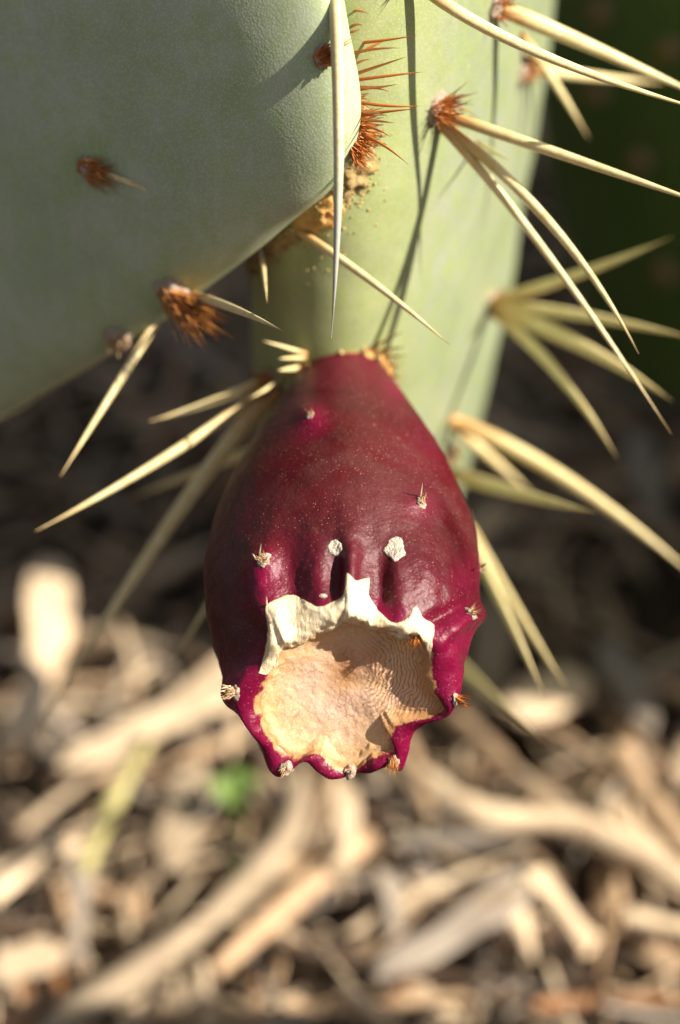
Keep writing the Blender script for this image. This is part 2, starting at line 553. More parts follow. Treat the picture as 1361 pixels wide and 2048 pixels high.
def bristles(items, mat, parent, name='glochid_tuft', ns=4):
    """items: (base, tip, radius) joined into one tuft"""
    V, F = [], []
    for b, t, r in items:
        b, t = Vector(b), Vector(t)
        side = (t - b).cross(Vector((random.random() - .5, random.random() - .5, random.random() - .5))).normalized() * (t - b).length * 0.06
        v, f, al = tube([b, (b + t) / 2 + side, t], [r, r * 0.75, r * 0.08], ns)
        o = len(V)
        V += v
        F += [tuple(i + o for i in q) for q in f]
    return obj(name, V, F, M[mat], parent, origin=items[0][0])

def lump(c, nrm, r, h, mat, parent, name='areole', seed=0.0, rough=0.35, stretch=None, nu=20, nv=14):
    """a small uneven cushion on a surface"""
    nrm = Vector(nrm).normalized()
    a = nrm.orthogonal().normalized()
    if stretch is not None:
        st = Vector(stretch[0]); a = (st - nrm * st.dot(nrm)).normalized()
    b = nrm.cross(a)
    sa = stretch[1] if stretch is not None else 1.0
    V = []
    for i in range(nu):
        w = 2 * math.pi * i / nu
        for j in range(nv):
            u = -0.45 + j / (nv - 1) * (math.pi / 2 + 0.45)
            d = a * (math.cos(w) * math.cos(u) * r * sa) + b * (math.sin(w) * math.cos(u) * r) + nrm * (math.sin(u) * h)
            k = 1 + rough * noise.fractal((Vector(c) + d) * (1.6 / r) + Vector((seed, seed, 0)), 1, 2, 3)
            V.append(Vector(c) + d * k)
    return obj(name, V, grid_faces(nu, nv, wrap_u=True), M[mat], parent, origin=c)

def tuft(c, nrm, mean, n, ln, spread, r, rad, mat, parent, name='glochid_tuft'):
    nrm = Vector(nrm).normalized(); mean = Vector(mean).normalized()
    a = nrm.orthogonal().normalized(); b = nrm.cross(a)
    it = []
    for i in range(n):
        w, q = random.random() * 6.283, math.sqrt(random.random()) * r
        o = a * (math.cos(w) * q) + b * (math.sin(w) * q)
        d = (mean + o * (spread * 0.8 / r) + Vector((random.gauss(0, 1), random.gauss(0, 1), random.gauss(0, 1))) * spread * 0.35).normalized()
        L = ln * (0.45 + 0.6 * random.random())
        it.append((Vector(c) + o - d * 0.0006, Vector(c) + o + d * L, rad * (0.7 + 0.5 * random.random())))
    return bristles(it, mat, parent, name)

PXM = 0.40 / FPX
def S(b, m_, t, w, parent, key=None, bd=None, td=0.39, md=None, mat='spine', name='spine'):
    """spine by base / mid / tip; base on a surface (key) or at depth bd"""
    if key == 'lback':                                 # the far side of the left pad
        q1 = hit('l', *b)[0]
        loc = BV['l'].ray_cast(q1 + ray(*b) * 0.002, ray(*b))[0]
    elif key == 'lside':
        loc = near('l', P(b[0], b[1], bd))[0]
    elif key:
        loc, nor = hit(key, *b)
        if loc is None:
            loc = near(key, P(b[0], b[1], bd or 0.475))[0]
    else:
        loc = P(b[0], b[1], bd)
    db = (loc - CAM).dot(FWD)
    tip = P(t[0], t[1], td)
    mid = P(m_[0], m_[1], md if md else (db + td) / 2) if m_ else None
    return spine(loc, tip, w * 0.52 * (db + td) / 2 / FPX, parent, mid, mat, name=name)

# spines of the standing pad
cp = centre_pad
S((880, 226), (1150, 318), (1460, 425), 25, cp, 'c', td=0.385)
S((882, 244), (1108, 455), (1278, 708), 24, cp, 'c', td=0.392)
S((876, 246), (1085, 495), (1343, 868), 20, cp, 'c', td=0.404)
S((955, 284), None, (1018, 320), 10, cp, 'c', td=0.405)
S((815, -52), (1060, 98), (1450, 232), 27, cp, 'c', td=0.385)
S((738, -20), None, (772, 74), 11, cp, 'c', td=0.392)
S((992, 12), (1180, 92), (1430, 205), 36, cp, 'c', td=0.415)
S((1040, 70), (1100, 150), (1178, 276), 22, cp, 'c', td=0.455)
S((1045, 130), (1160, 150), (1330, 166), 28, cp, 'c', td=0.47)
S((978, 606), (1160, 548), (1345, 474), 24, cp, 'c', td=0.44)
S((978, 610), (1170, 632), (1400, 680), 26, cp, 'c', td=0.435)
S((978, 612), (1160, 690), (1345, 802), 36, cp, 'c', td=0.432)
S((978, 616), (1110, 740), (1236, 918), 27, cp, 'c', td=0.435)
S((962, 862), (1150, 970), (1420, 1180), 32, cp, 'c', td=0.47)
S((962, 868), None, (1062, 985), 22, cp, 'c', td=0.50)
S((890, 943), (1050, 990), (1192, 1026), 30, cp, 'c', td=0.420)
S((890, 975), (1000, 1200), (1092, 1400), 27, cp, 'c', td=0.425)
S((893, 980), (1025, 1205), (1138, 1385), 26, cp, 'c', td=0.44)
S((790, 1215), None, (1085, 1482), 28, lower_pad, 'b', bd=0.475, td=0.43)
S((548, 752), (420, 805), (300, 842), 22, cp, 'c', td=0.43)
S((552, 762), (330, 915), (72, 1062), 26, cp, 'c', td=0.415)
S((560, 772), (355, 1025), (70, 1470), 36, cp, 'c', td=0.455)
S((590, 868), None, (250, 1000), 22, cp, 'c', td=0.49)
S((600, 900), None, (335, 1345), 18, cp, 'c', td=0.45)
# spines at the joint
S((592, 458), (750, 568), (899, 689), 19, cp, 'c', td=0.392, md=0.396)
S((522, 485), None, (535, 608), 13, cp, 'c', td=0.395)
# the left pad's own spines
S((345, 592), None, (121, 953), 24, left_pad, 'lback', td=0.415)
S((384, 590), (470, 618), (566, 662), 20, left_pad, 'l', td=0.372)
# long pale spine hanging past the joint
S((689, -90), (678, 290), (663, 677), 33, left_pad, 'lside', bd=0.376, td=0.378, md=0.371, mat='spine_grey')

# areoles + glochids of the standing pad
for (px, py, r, n_, ln, dr) in [(812, -56, 0.0021, 40, 0.0045, (0.6, 0, 0.6)), (872, 215, 0.0021, 60, 0.0058, (0.85, -0.1, 0.5)), (990, 12, 0.0020, 30, 0.005, (0.7, 0, 0.5)),
                                (1045, 135, 0.0022, 30, 0.005, (0.7, 0, 0.4)), (978, 608, 0.0022, 30, 0.005, (0.7, -0.2, 0.5)),
                                (962, 864, 0.0022, 30, 0.005, (0.7, -0.3, 0.4)), (1062, 372, 0.0022, 26, 0.004, (0.7, 0.2, 0.4)),
                                (890, 905, 0.0020, 26, 0.004, (0.7, -0.2, 0.4)), (550, 762, 0.0019, 30, 0.005, (-0.7, -0.3, 0.5)), ]:
    loc, nor = hit('c', px, py)
    if loc is None: continue
    lump(loc, nor, r, r * 0.7, 'wool', cp, seed=px, stretch=(UPV, 1.35))
    tuft(loc + nor * r * 0.4, nor, KD(*dr), n_, ln, 0.55, r * 0.9, 0.00017, 'glochid', cp)
# left pad areoles
for (px, py, r, n_, ln, dr, mt) in [(180, 335, 0.0019, 55, 0.0062, (0.75, -0.32, 0.55), 'glochid_brown'), (345, 583, 0.0026, 120, 0.0105, (0.72, -0.6, 0.35), 'glochid_brown'),
                                    (648, 112, 0.0016, 60, 0.0030, (0.8, 0.25, 0.6), 'glochid'), (236, 672, 0.0022, 34, 0.0028, (0.3, -0.8, 0.5), 'glochid_pale')]:
    loc, nor = hit('l', px, py)
    if loc is None: continue
    lump(loc, nor, r, r * 0.75, 'wool', left_pad, seed=px, stretch=(UPV, 1.3))
    tuft(loc + nor * r * 0.5, nor, KD(*dr), n_, ln, 0.42, r * 0.85, 0.00022, mt, left_pad)
loc, nor = hit('l', 192, 335)
for k in range(3):
    spine(loc + nor * 0.001, loc + KD(0.0082 + 0.001 * k, -0.0033 - 0.0008 * k, 0.004), 0.00028, left_pad, mat='spine', name='bristle')
loc, nor = hit('l', 660, 105)
for dx, dy in ((0.0036, 0.0012), (0.0042, 0.0022), (0.0014, 0.004)):
    spine(loc, loc + KD(dx, dy, 0.003), 0.00022, left_pad, mat='spine', name='bristle')

# fringe of glochids squeezed out of the joint
fr = [((688, 32), (738, 28)), ((690, 66), (722, 58)), ((690, 88), (835, 70)), ((692, 112), (800, 96)), ((694, 120), (778, 76)), ((698, 140), (742, 118)),
      ((700, 154), (812, 114)), ((704, 162), (845, 144)), ((706, 172), (796, 168)), ((710, 186), (780, 184)), ((714, 202), (842, 212)), ((714, 232), (832, 218)),
      ((714, 226), (776, 232)), ((716, 250), (782, 274)), ((714, 262), (818, 330)), ((714, 270), (776, 290)), ((716, 240), (790, 246)), ((700, 60), (726, 50))]
for (bx, by), (tx, ty) in fr:
    b = P(bx - 6, by, 0.386)
    t = P(tx, ty, 0.379 + random.uniform(-0.004, 0.004))
    spine(b, t, 0.00030, left_pad, mid=(b + t) / 2 + KD(0, random.uniform(-.0006, .0006), 0.0008), mat='glochid', n=8, name='bristle')
it = []
for k in range(190):
    py = 225 + 80 * random.random() ** 0.8
    px = 714 - max(0, py - 262) * 0.22
    b = P(px - 6, py, 0.388 - 0.005 * random.random())
    ang = -0.2 + 1.15 * (py - 225) / 80 + random.gauss(0, 0.25)
    L = (18 + 48 * random.random()) * PXM
    it.append((b, b + KD(math.cos(ang) * L, -math.sin(ang) * L, random.uniform(-.001, .002)), 0.00016))
bristles(it, 'glochid', left_pad)
it = []
for k in range(60):
    py = 20 + 210 * random.random()
    px = 688 + 24 * min(1, max(0, (py - 60) / 140))
    b = P(px - 6, py, 0.386)
    ang = random.gauss(-0.1, 0.4)
    L = (10 + 34 * random.random()) * PXM
    it.append((b, b + KD(math.cos(ang) * L, -math.sin(ang) * L, random.uniform(-.001, .002)), 0.00015))
bristles(it, 'glochid', left_pad)

# corky crust round the joint: countless grains in one mesh
ICO_V, ICO_F = [], []
import bmesh
bm = bmesh.new()
bmesh.ops.create_icosphere(bm, subdivisions=1, radius=1.0)
ICO_V = [v.co.copy() for v in bm.verts]
ICO_F = [tuple(v.index for v in f.verts) for f in bm.faces]
bm.free()
def grains(plist, mat, parent, name, kind='stuff'):
    V, F = [], []
    for p, r in plist:
        o = len(V)
        q = Matrix.Rotation(random.random() * 6.28, 3, 'Z') @ Matrix.Rotation(random.random() * 6.28, 3, 'X')
        sc = Vector((random.uniform(.5, 2.2), random.uniform(.5, 1.3), random.uniform(.25, .9)))
        for v in ICO_V:
            V.append(p + q @ Vector((v.x * sc.x, v.y * sc.y, v.z * sc.z)) * r * random.uniform(.8, 1.2))
        F += [tuple(i + o for i in f) for f in ICO_F]
    o = obj(name, V, F, M[mat], parent, origin=plist[0][0])
    o['kind'] = kind
    return o
pl = []
edge = [(470, 560), (520, 510), (560, 478), (600, 452), (650, 405), (690, 360), (715, 310), (720, 250), (716, 200)]
def edge_at(s):
    s *= len(edge) - 1; i = min(int(s), len(edge) - 2); f = s - i
    return edge[i][0] * (1 - f) + edge[i + 1][0] * f, edge[i][1] * (1 - f) + edge[i + 1][1] * f
for k in range(3200):
    s = random.random()
    x, y = edge_at(s)
    wdt = 30 + 26 * math.exp(-((s - 0.72) / 0.2) ** 2)
    d = abs(random.gauss(0, 1)) * wdt * 0.5 - 8
    if random.random() < 0.02: d = random.uniform(20, 110)
    x2, y2 = x + d * 0.72, y + d * 0.70
    loc, nor = hit('c', x2, y2)
    if loc is None: continue
    pl.append((loc + nor * random.uniform(-0.0001, 0.0004 if d < 25 else 0.0), random.uniform(0.00018, 0.00055) * (1.0 if d < 20 else 0.7)))
grains(pl, 'cork', cp, 'corky_crust')
loc, nor = hit('c', 638, 432)
if loc: lump(loc, nor, 0.0026, 0.0012, 'orange_cork', cp, name='cork_flake', seed=2.2, rough=0.6, stretch=(KD(1, 0.8, 0), 1.7), nu=30, nv=18)
loc, nor = hit('c', 715, 345)
if loc: lump(loc, nor, 0.0024, 0.0011, 'cork', cp, name='cork_flake', seed=5.2, rough=0.6, stretch=(KD(0.6, 1, 0), 1.8), nu=30, nv=18)

# ------------------------------------------------------------------ the fruit
PHI = math.radians(38.0)
Bf = P(690, 705, 0.430)
Af = KD(-0.012, -math.cos(PHI), math.sin(PHI)).normalized()
nf = KD(0.0, math.sin(PHI), math.cos(PHI)).normalized()
xf = RGT.copy()
pz = np.array([-0.6, 0, 0.65, 1, 2, 3, 4, 5, 6, 7, 8, 9]) * 0.01
pr = np.array([0.50, 0.58, 0.74, 0.95, 1.41, 1.82, 2.12, 2.25, 2.15, 1.88, 1.48, 1.0]) * 0.01
def prof(z):
    # smooth cubic-like interpolation
    zz = np.asarray(z)
    a = np.interp(zz - 0.003, pz, pr); b = np.interp(zz + 0.003, pz, pr); c = np.interp(zz, pz, pr)
    return (a + b + 2 * c) / 4
U3, L3 = P(705, 1215, 0.3722), P(690, 1550, 0.3855)
Nr = (RGT.cross(L3 - U3)).normalized()
if Nr.dot(FWD) > 0: Nr = -Nr
def on_rim(px, py):
    r = ray(px, py)
    t = (U3 - CAM).dot(Nr) / r.dot(Nr)
    return CAM + r * t
CREST = [(705, 1213), (760, 1226), (810, 1236), (858, 1252), (905, 1285), (917, 1345), (902, 1416), (868, 1450), (838, 1476), (811, 1530), (785, 1524), (745, 1538),
         (692, 1553), (650, 1541), (618, 1521), (576, 1545), (545, 1529), (517, 1472), (494, 1422), (497, 1375), (513, 1335), (534, 1296), (570, 1258), (620, 1240), (665, 1222)]
TAN = [(705, 1243), (740, 1254), (780, 1263), (805, 1270), (838, 1278), (858, 1312), (854, 1350), (866, 1393), (889, 1414), (850, 1433), (800, 1442), (772, 1458), (783, 1484),
       (774, 1502), (740, 1512), (718, 1534), (690, 1541), (655, 1517), (638, 1502), (612, 1512), (575, 1514), (549, 1488), (530, 1450), (519, 1412), (538, 1360), (552, 1332),
       (562, 1310), (577, 1291), (602, 1290), (640, 1266), (688, 1246)]
CX, CY = 695.0, 1388.0
NA = 440
def polar(poly, sm):
    p = np.array(poly, float)
    q = resample_closed(p, 1400)
    a = np.arctan2(q[:, 1] - CY, q[:, 0] - CX)
    r = np.hypot(q[:, 0] - CX, q[:, 1] - CY)
    o = np.argsort(a); a, r = a[o], r[o]
    a3 = np.concatenate([a - 2 * np.pi, a, a + 2 * np.pi]); r3 = np.tile(r, 3)
    t = np.linspace(-np.pi, np.pi, NA, endpoint=False)
    rr = np.interp(t, a3, r3)
    for _ in range(sm): rr = (np.roll(rr, 1) + rr * 2 + np.roll(rr, -1)) / 4
    return t, rr
al, rc = polar(CREST, 6)
_, rt = polar(TAN, 3)
rt = rt * (1 + 0.012 * np.sin(al * 23 + 1) * np.sin(al * 9) + 0.010 * np.sin(al * 41))
rc = np.maximum(rc, rt + 9)
crest = [on_rim(CX + r * math.cos(a), CY + r * math.sin(a)) for a, r in zip(al, rc)]
tan = [on_rim(CX + r * math.cos(a), CY + r * math.sin(a)) - Nr * (0.0006 - 0.0005 * math.cos(a)) for a, r in zip(al, rt)]
# crest waves stand proud of the rim plane
for i, a in enumerate(al):
    crest[i] = crest[i] + Nr * (0.0007 * math.sin(a * 7 + 0.6) + 0.0004 * math.sin(a * 12))

# front-face relief: px, py, sigma across, sigma along, angle of 'along' (deg, image), mm
FEAT = [(668, 1145, 13, 42, 90, -1.9), (702, 1140, 12, 38, 92, 0.9), (640, 1120, 26, 50, 85, 0.7), (762, 1180, 12, 45, 92, -0.9), (800, 1175, 15, 45, 85, 0.7), (735, 1120, 22, 36, 90, -0.5),
        (880, 1236, 10, 44, -28, -1.4), (915, 1255, 10, 48, -52, 1.1), (893, 1300, 7, 40, -56, -0.9), (868, 1325, 8, 34, -62, 0.6),
        (527, 1122, 24, 26, 0, 1.5), (515, 1180, 18, 40, 80, 0.6), (472, 1386, 26, 30, 0, 1.8), (945, 1228, 18, 22, 0, 1.6), (842, 1004, 15, 20, 0, 0.9), (622, 834, 17, 20, 0, 0.9),
        (512, 1290, 18, 48, 88, -1.7), (480, 1330, 18, 40, 60, -0.8), (500, 1420, 14, 30, 60, 0.6), (860, 1180, 20, 60, 70, 0.5), (590, 1170, 40, 22, 0, -0.5),
        (905, 1350, 12, 40, 90, 0.9), (888, 1375, 8, 30, 90, -0.6), (850, 1090, 22, 90, 78, 0.4), (560, 1000, 40, 120, 100, 0.3), (900, 960, 16, 120, 68, 0.5), (925, 1060, 10, 100, 76, -0.5)]
OUTF = [(811, 1530, 30, (0.5, -0.8, 0.2), 1.6), (560, 1540, 26, (-0.3, -0.8, 0.2), 0.8), (900, 1418, 26, (0.8, -0.4, 0.3), 1.0), (690, 1553, 30, (0, -1, 0.2), 0.4)]
ns_ = 230
svals = np.linspace(0, 1, ns_) ** 0.9
body = np.zeros((NA, ns_, 3))
A_, n_, x_ = np.array(Af), np.array(nf), np.array(xf)
for i in range(NA):
    q = np.array(crest[i] - Bf)
    zr, cn, cx = q @ A_, q @ n_, q @ x_
    th, rr = math.atan2(cx, cn), math.hypot(cx, cn)
    z = 0.0065 + (zr - 0.0065) * svals
    ratio = rr / float(prof(zr))
    k = ss(0.60, 1.0, svals) ** 1.3
    # squarish shoulder so the lip turns in smoothly
    r = prof(z) * (1 + (ratio - 1) * k)
    r = r * (1 + 0.018 * np.sin(th * 5 + 0.7) * ss(0.05, 0.5, svals) + 0.012 * np.sin(th * 3 - 1.0))
    body[i] = np.array(Bf) + np.outer(z, A_) + np.outer(r * math.cos(th), n_) + np.outer(r * math.sin(th), x_)
bf = body.reshape(-1, 3)
# outward normal estimate
du = np.roll(body, -1, 0) - np.roll(body, 1, 0)
dv = np.gradient(body, axis=1)
nrm = np.cross(du, dv).reshape(-1, 3)
nrm /= np.linalg.norm(nrm, axis=1, keepdims=True) + 1e-12
cen = np.array(Bf) + np.outer((bf - np.array(Bf)) @ A_, A_)
sgn = np.sign(((bf - cen) * nrm).sum(1)); nrm *= sgn[:, None]
px, py, dp = proj(bf)
front = ss(-0.15, 0.15, -(nrm @ np.array(FWD)))
disp = np.zeros(len(bf))
for (fx, fy, sx, sy, ang, mm) in FEAT:
    a = math.radians(ang)
    dx, dy = px - fx, py - fy
    u = dx * math.cos(a) + dy * math.sin(a); w = -dx * math.sin(a) + dy * math.cos(a)
    disp += mm * 0.001 * np.exp(-0.5 * ((u / sy) ** 2 + (w / sx) ** 2))
disp *= front
sflat = np.tile(svals, NA)
disp *= 1 - 0.55 * ss(0.96, 1.0, sflat)
bf = bf + nrm * disp[:, None]
for (fx, fy, sg, dr, mm) in OUTF:
    bf = bf + np.outer(mm * 0.001 * np.exp(-0.5 * ((px - fx) ** 2 + (py - fy) ** 2) / sg ** 2), np.array(KD(*dr).normalized()))
low = np.array([noise.fractal(Vector(p) * 95, 1, 2, 4) for p in bf])
bf = bf + nrm * (low * 0.00045 * (0.4 + 1.2 * ss(0.55, 0.9, sflat)))[:, None]
body = bf.reshape(NA, ns_, 3)
# lip from crest over to the scar edge
nl = 14
lip = np.zeros((NA, nl, 3))
for i in range(NA):
    a = body[i, -1]; b = np.array(tan[i])
    for j in range(nl):
        t = (j + 1) / nl
        lip[i, j] = a * (1 - t) + b * t + np.array(Nr) * (0.0007 * math.sin(t * math.pi) ** 0.8 * min(1.0, np.linalg.norm(a - b) / 0.002))
skin = np.concatenate([body, lip], axis=1)
nsk = ns_ + nl
sv = skin.reshape(-1, 3)
px, py, dp = proj(sv)
mag = np.zeros(len(sv))
for (fx, fy, sg, am) in [(622, 838, 24, 0.8), (842, 1010, 26, 0.5), (530, 1150, 34, 0.9), (545, 1190, 45, 0.6), (475, 1390, 45, 1.0), (515, 1400, 30, 1.0), (920, 1270, 50, 0.75), (890, 1370, 50, 0.95),
                         (560, 1520, 45, 1.0), (690, 1550, 60, 1.0), (800, 1500, 55, 1.0), (930, 1160, 30, 0.4), (600, 1160, 60, 0.4), (700, 1130, 70, 0.25), (820, 1200, 70, 0.3), (870, 870, 40, 0.3), (800, 770, 26, 0.7), (700, 712, 60, 0.45)]:
    mag = np.maximum(mag, am * np.exp(-0.5 * ((px - fx) ** 2 + (py - fy) ** 2) / sg ** 2))
lipmask = np.tile(np.concatenate([ss(0.93, 1.0, svals), np.ones(nl)]), NA)
mag = np.clip(np.maximum(mag, lipmask * 0.8), 0, 1)
bloom = np.clip(1 - 1.1 * mag, 0.05, 1) * (0.55 + 0.45 * ss(1230, 900, py))
fbv = [tuple(p) for p in sv]
ffaces = grid_faces(NA, nsk, wrap_u=True)
BV['f'] = BVHTree.FromPolygons(fbv, ffaces)

fruit = empty('prickly_pear_fruit', Bf, 'ripe crimson prickly pear fruit with a dried tan hollow at its tip', 'fruit')
obj('skin', sv, ffaces, M['fruit'], fruit, origin=Bf, attrs={'magenta': mag, 'bloom': bloom, 'dry': np.tile(np.concatenate([np.zeros(ns_), ss(0.35, 0.95, np.arange(1, nl + 1) / nl)]), NA)})

# hollow flower scar
nb = 100
scar = np.zeros((NA, nb, 3))
inner = np.zeros((NA, nb)); ring = np.zeros((NA, nb)); wrk = np.zeros((NA, nb)); stain = np.zeros((NA, nb))
C0 = on_rim(CX + 8, CY - 12)
NrA = np.array(Nr)
rs_ = rt.copy()
for _ in range(900): rs_ = (np.roll(rs_, 1) + rs_ * 2 + np.roll(rs_, -1)) / 4
for i in range(NA):
    b = np.array(tan[i])
    for j in range(nb):
        q = j / (nb - 1)
        p = b * (1 - q) + np.array(C0) * q
        rho = rt[i] * (1 - q)
        dep = 0.0036 * max(0.0, 1 - (rho / (rs_[i] * 1.04)) ** 2.2) * min(1.0, (rt[i] - rho) / 16.0)
        inner[i, j] = q
        scar[i, j] = p - NrA * dep
sf = scar.reshape(-1, 3)
px, py, dp = proj(sf)
boss = np.exp(-0.5 * (((px - 748) / 20) ** 2 + ((py - 1302) / 30) ** 2))
fold = np.exp(-0.5 * (((px - 700) / 26) ** 2 + ((py - 1340) / 42) ** 2))
nz = np.array([noise.fractal(Vector(p) * 260, 1, 2, 4) for p in sf])
nz2 = np.array([noise.fractal(Vector(p) * 80 + Vector((4, 1, 2)), 1, 2, 3) for p in sf])
dist = np.hypot((px - 700), (py - 1340) * 0.9) / 150.0
wr = ss(700, 790, px) * ss(0.0, 0.12, inner.reshape(-1)) * ss(1480, 1400, py)
rings = np.sin((dist + 0.12 * nz2) * 70) * wr * np.clip(0.6 + 0.9 * nz2, 0, 1)
qf = inner.reshape(-1)
amp = ss(0.0, 0.10, qf)
sf = sf + np.outer(0.0007 * boss + (0.00022 * nz + 0.00045 * nz2) * amp + 0.00003 * rings, NrA)
ringv = dist
stain = np.clip(0.9 * np.exp(-0.5 * (((px - 690) / 24) ** 2 + ((py - 1335) / 34) ** 2)) + 0.8 * ss(0.25, 0.0, qf) * ss(760, 830, px) + 0.5 * boss, 0, 1)
o = obj('flower_scar', sf, grid_faces(NA, nb, wrap_u=True), M['scar'], fruit, origin=C0,
        attrs={'inner': qf, 'ring': ringv, 'wrinkle': np.clip(wr, 0, 1), 'stain': stain})
BV['s'] = BVHTree.FromPolygons([tuple(p) for p in sf], grid_faces(NA, nb, wrap_u=True))

# dried cream skin curling back along the upper rim
PAIR = [((517, 1346), (532, 1350)), ((531, 1300), (556, 1332)), ((536, 1260), (560, 1312)), ((531, 1212), (570, 1296)), ((545, 1203), (585, 1294)), ((575, 1190), (605, 1290)), ((600, 1195), (630, 1273)),
        ((635, 1213), (655, 1265)), ((668, 1203), (675, 1257)), ((688, 1188), (689, 1249)), ((694, 1146), (697, 1247)), ((712, 1161), (708, 1248)), ((738, 1157), (725, 1254)), ((738, 1188), (741, 1260)),
        ((758, 1222), (760, 1264)), ((788, 1246), (784, 1270)), ((812, 1238), (800, 1280)), ((832, 1213), (824, 1280)), ((848, 1237), (838, 1272)), ((868, 1250), (846, 1293)), ((866, 1285), (852, 1308)), ((860, 1316), (857, 1319))]
def crom(p, n):
    p = np.array(p, float)
    t = np.linspace(0, len(p) - 1, n)
    out = []
    for s in t:
        i = min(int(s), len(p) - 2); f = s - i
        a, b, c, d = p[max(i - 1, 0)], p[i], p[i + 1], p[min(i + 2, len(p) - 1)]
        m0, m1 = (c - a) * 0.4, (d - b) * 0.4
        out.append((2 * f ** 3 - 3 * f ** 2 + 1) * b + (f ** 3 - 2 * f ** 2 + f) * m0 + (-2 * f ** 3 + 3 * f ** 2) * c + (f ** 3 - f ** 2) * m1)
    return np.array(out)
NS, NW = 260, 26
oc_, ic_ = crom([a for a, b in PAIR], NS), crom([b for a, b in PAIR], NS)
for i in range(NS):
    for arr, am in ((oc_, 1.6), (ic_, 2.6)):
        arr[i] += np.array([noise.fractal(Vector((arr[i][0] * 0.07, arr[i][1] * 0.07, k_ * 9.0)), 1, 2, 4) for k_ in (1, 2)]) * am
cv, ced = [], []
for i in range(NS):
    s = i / (NS - 1)
    for j in range(NW):
        w = j / (NW - 1)
        q = oc_[i] * (1 - w) + ic_[i] * w
        loc, nor = hit(['f', 's'], q[0], q[1])
        if loc is None: loc, nor = on_rim(q[0], q[1]), Nr
        d = (loc - CAM).dot(FWD)
        dr = (on_rim(q[0], q[1]) - CAM).dot(FWD)
        d = min(d, dr + 0.0012) if w > 0.5 else d
        edge_h = min(1.0, 5 * w, 8 * s, 8 * (1 - s))
        fph = s * 30 + 2.2 * math.sin(s * 11) + 0.8 * w
        ruff = 0.0009 * (max(0.0, math.sin(fph)) ** 1.5 - 0.35) * w ** 1.5 + 0.0003 * math.sin(s * 64 + 1.0 + 3 * w) * w
        nz = noise.fractal(Vector((q[0] * 0.022, q[1] * 0.022, 3.0)), 1, 2, 3) * 0.0006
        curl = 0.0006 * w ** 3 - 0.0012 * max(0.0, (w - 0.88) / 0.12) ** 2
        d -= 0.00012 + edge_h * (0.00035 + curl + ruff * 0.9 + nz * 0.6)
        cv.append(P(q[0], q[1], d))
        ced.append(min(1.0, max(0.0, 1 - 10 * w) * 0.3 + max(0.0, (w - 0.86) * 7) * 0.7 + 0.5 * max(0.0, -math.sin(fph)) ** 4 * w))
# give it thickness: a second sheet beneath
top = len(cv)
cv2 = [p + FWD * 0.0004 for p in cv]
V = cv + cv2
F = grid_faces(NS, NW)
F += [tuple(i + top for i in reversed(f)) for f in grid_faces(NS, NW)]
for i in range(NS - 1):
    a, b = i * NW, (i + 1) * NW
    F.append((a, a + top, b + top, b))
    F.append((a + NW - 1, b + NW - 1, b + NW - 1 + top, a + NW - 1 + top))
obj('dried_skin', V, F, M['cream'], fruit, attrs={'edge': np.array(ced + ced)}, label='dried cream coloured skin curling along the hollow')

# white corky spots
for (x, y, rx, ry, sd_) in [(671, 1095, 15, 17, 1.0), (791, 1098, 22, 25, 6.0)]:
    V = []
    nu, nv = 40, 10
    c, nr_ = hit('f', x, y)
    for i in range(nu):
        w = 2 * math.pi * i / nu
        k = 1 + 0.30 * noise.fractal(Vector((math.cos(w) * 1.3 + sd_, math.sin(w) * 1.3, sd_)), 1, 2, 3)
        for j in range(nv):
            q = j / (nv - 1)
            loc, nor = hit('f', x + rx * k * q * math.cos(w), y + ry * k * q * math.sin(w))
            h = 0.00022 * (1 - q ** 6) - (0.0003 if q > 0.99 else 0) + 0.00018 * noise.fractal(loc * 1900, 1, 2, 3) * (1 - q ** 4)
            V.append(loc + nor * h)
    obj('corky_spot', V, grid_faces(nu, nv, wrap_u=True), M['white_cork'], fruit, origin=c)
loc, nor = hit('f', 647, 1192)
lump(loc, nor, 0.00032, 0.0002, 'white_cork', fruit, name='corky_spot', stretch=(RGT, 2.0))

# areoles on the fruit
def fruit_areole(x, y, r, n, ln, dr, mt='glochid_pale', depth=None, off=None):
    loc, nor = hit('f', x, y)
    if loc is None:
        loc, nor = near('f', P(x, y, depth or 0.392))
    r, ln, n = r * 0.8, ln * 0.85, max(8, int(n * 0.7))
    lump(loc - nor * r * 0.1, nor, r * 0.85, r * 0.5, 'wool', fruit, seed=x * 0.7, rough=0.55, stretch=(UPV, 1.25), nu=18, nv=12)
    tuft(loc + nor * r * 0.4, nor, KD(*dr), n, ln, 0.5, r * 0.6, 0.00010, mt, fruit)
fruit_areole(622, 830, 0.0009, 16, 0.0013, (0, 0.6, 0.8))
fruit_areole(843, 1005, 0.00115, 20, 0.0015, (-0.1, 0.7, 0.7))
fruit_areole(527, 1120, 0.00135, 34, 0.0017, (-0.2, 0.6, 0.8))
fruit_areole(470, 1384, 0.00150, 50, 0.0026, (-0.85, -0.1, 0.6))
fruit_areole(942, 1226, 0.00140, 26, 0.0022, (0.8, 0.3, 0.5))
fruit_areole(962, 1138, 0.0009, 18, 0.0022, (0.9, 0.35, 0.2), depth=0.398)
fruit_areole(912, 1398, 0.0012, 40, 0.0030, (0.9, -0.35, 0.2), 'glochid', depth=0.400)
fruit_areole(412, 1062, 0.0011, 14, 0.0016, (-0.9, 0.1, 0.2), depth=0.410)
fruit_areole(430, 1378, 0.0011, 30, 0.0028, (-0.8, -0.4, 0.0), 'glochid_brown', depth=0.402)
fruit_areole(572, 1538, 0.0014, 16, 0.0014, (-0.2, -0.6, 0.6))
fruit_areole(606, 1534, 0.0011, 34, 0.0026, (-0.1, -0.9, 0.1), 'glochid_brown', depth=0.395)
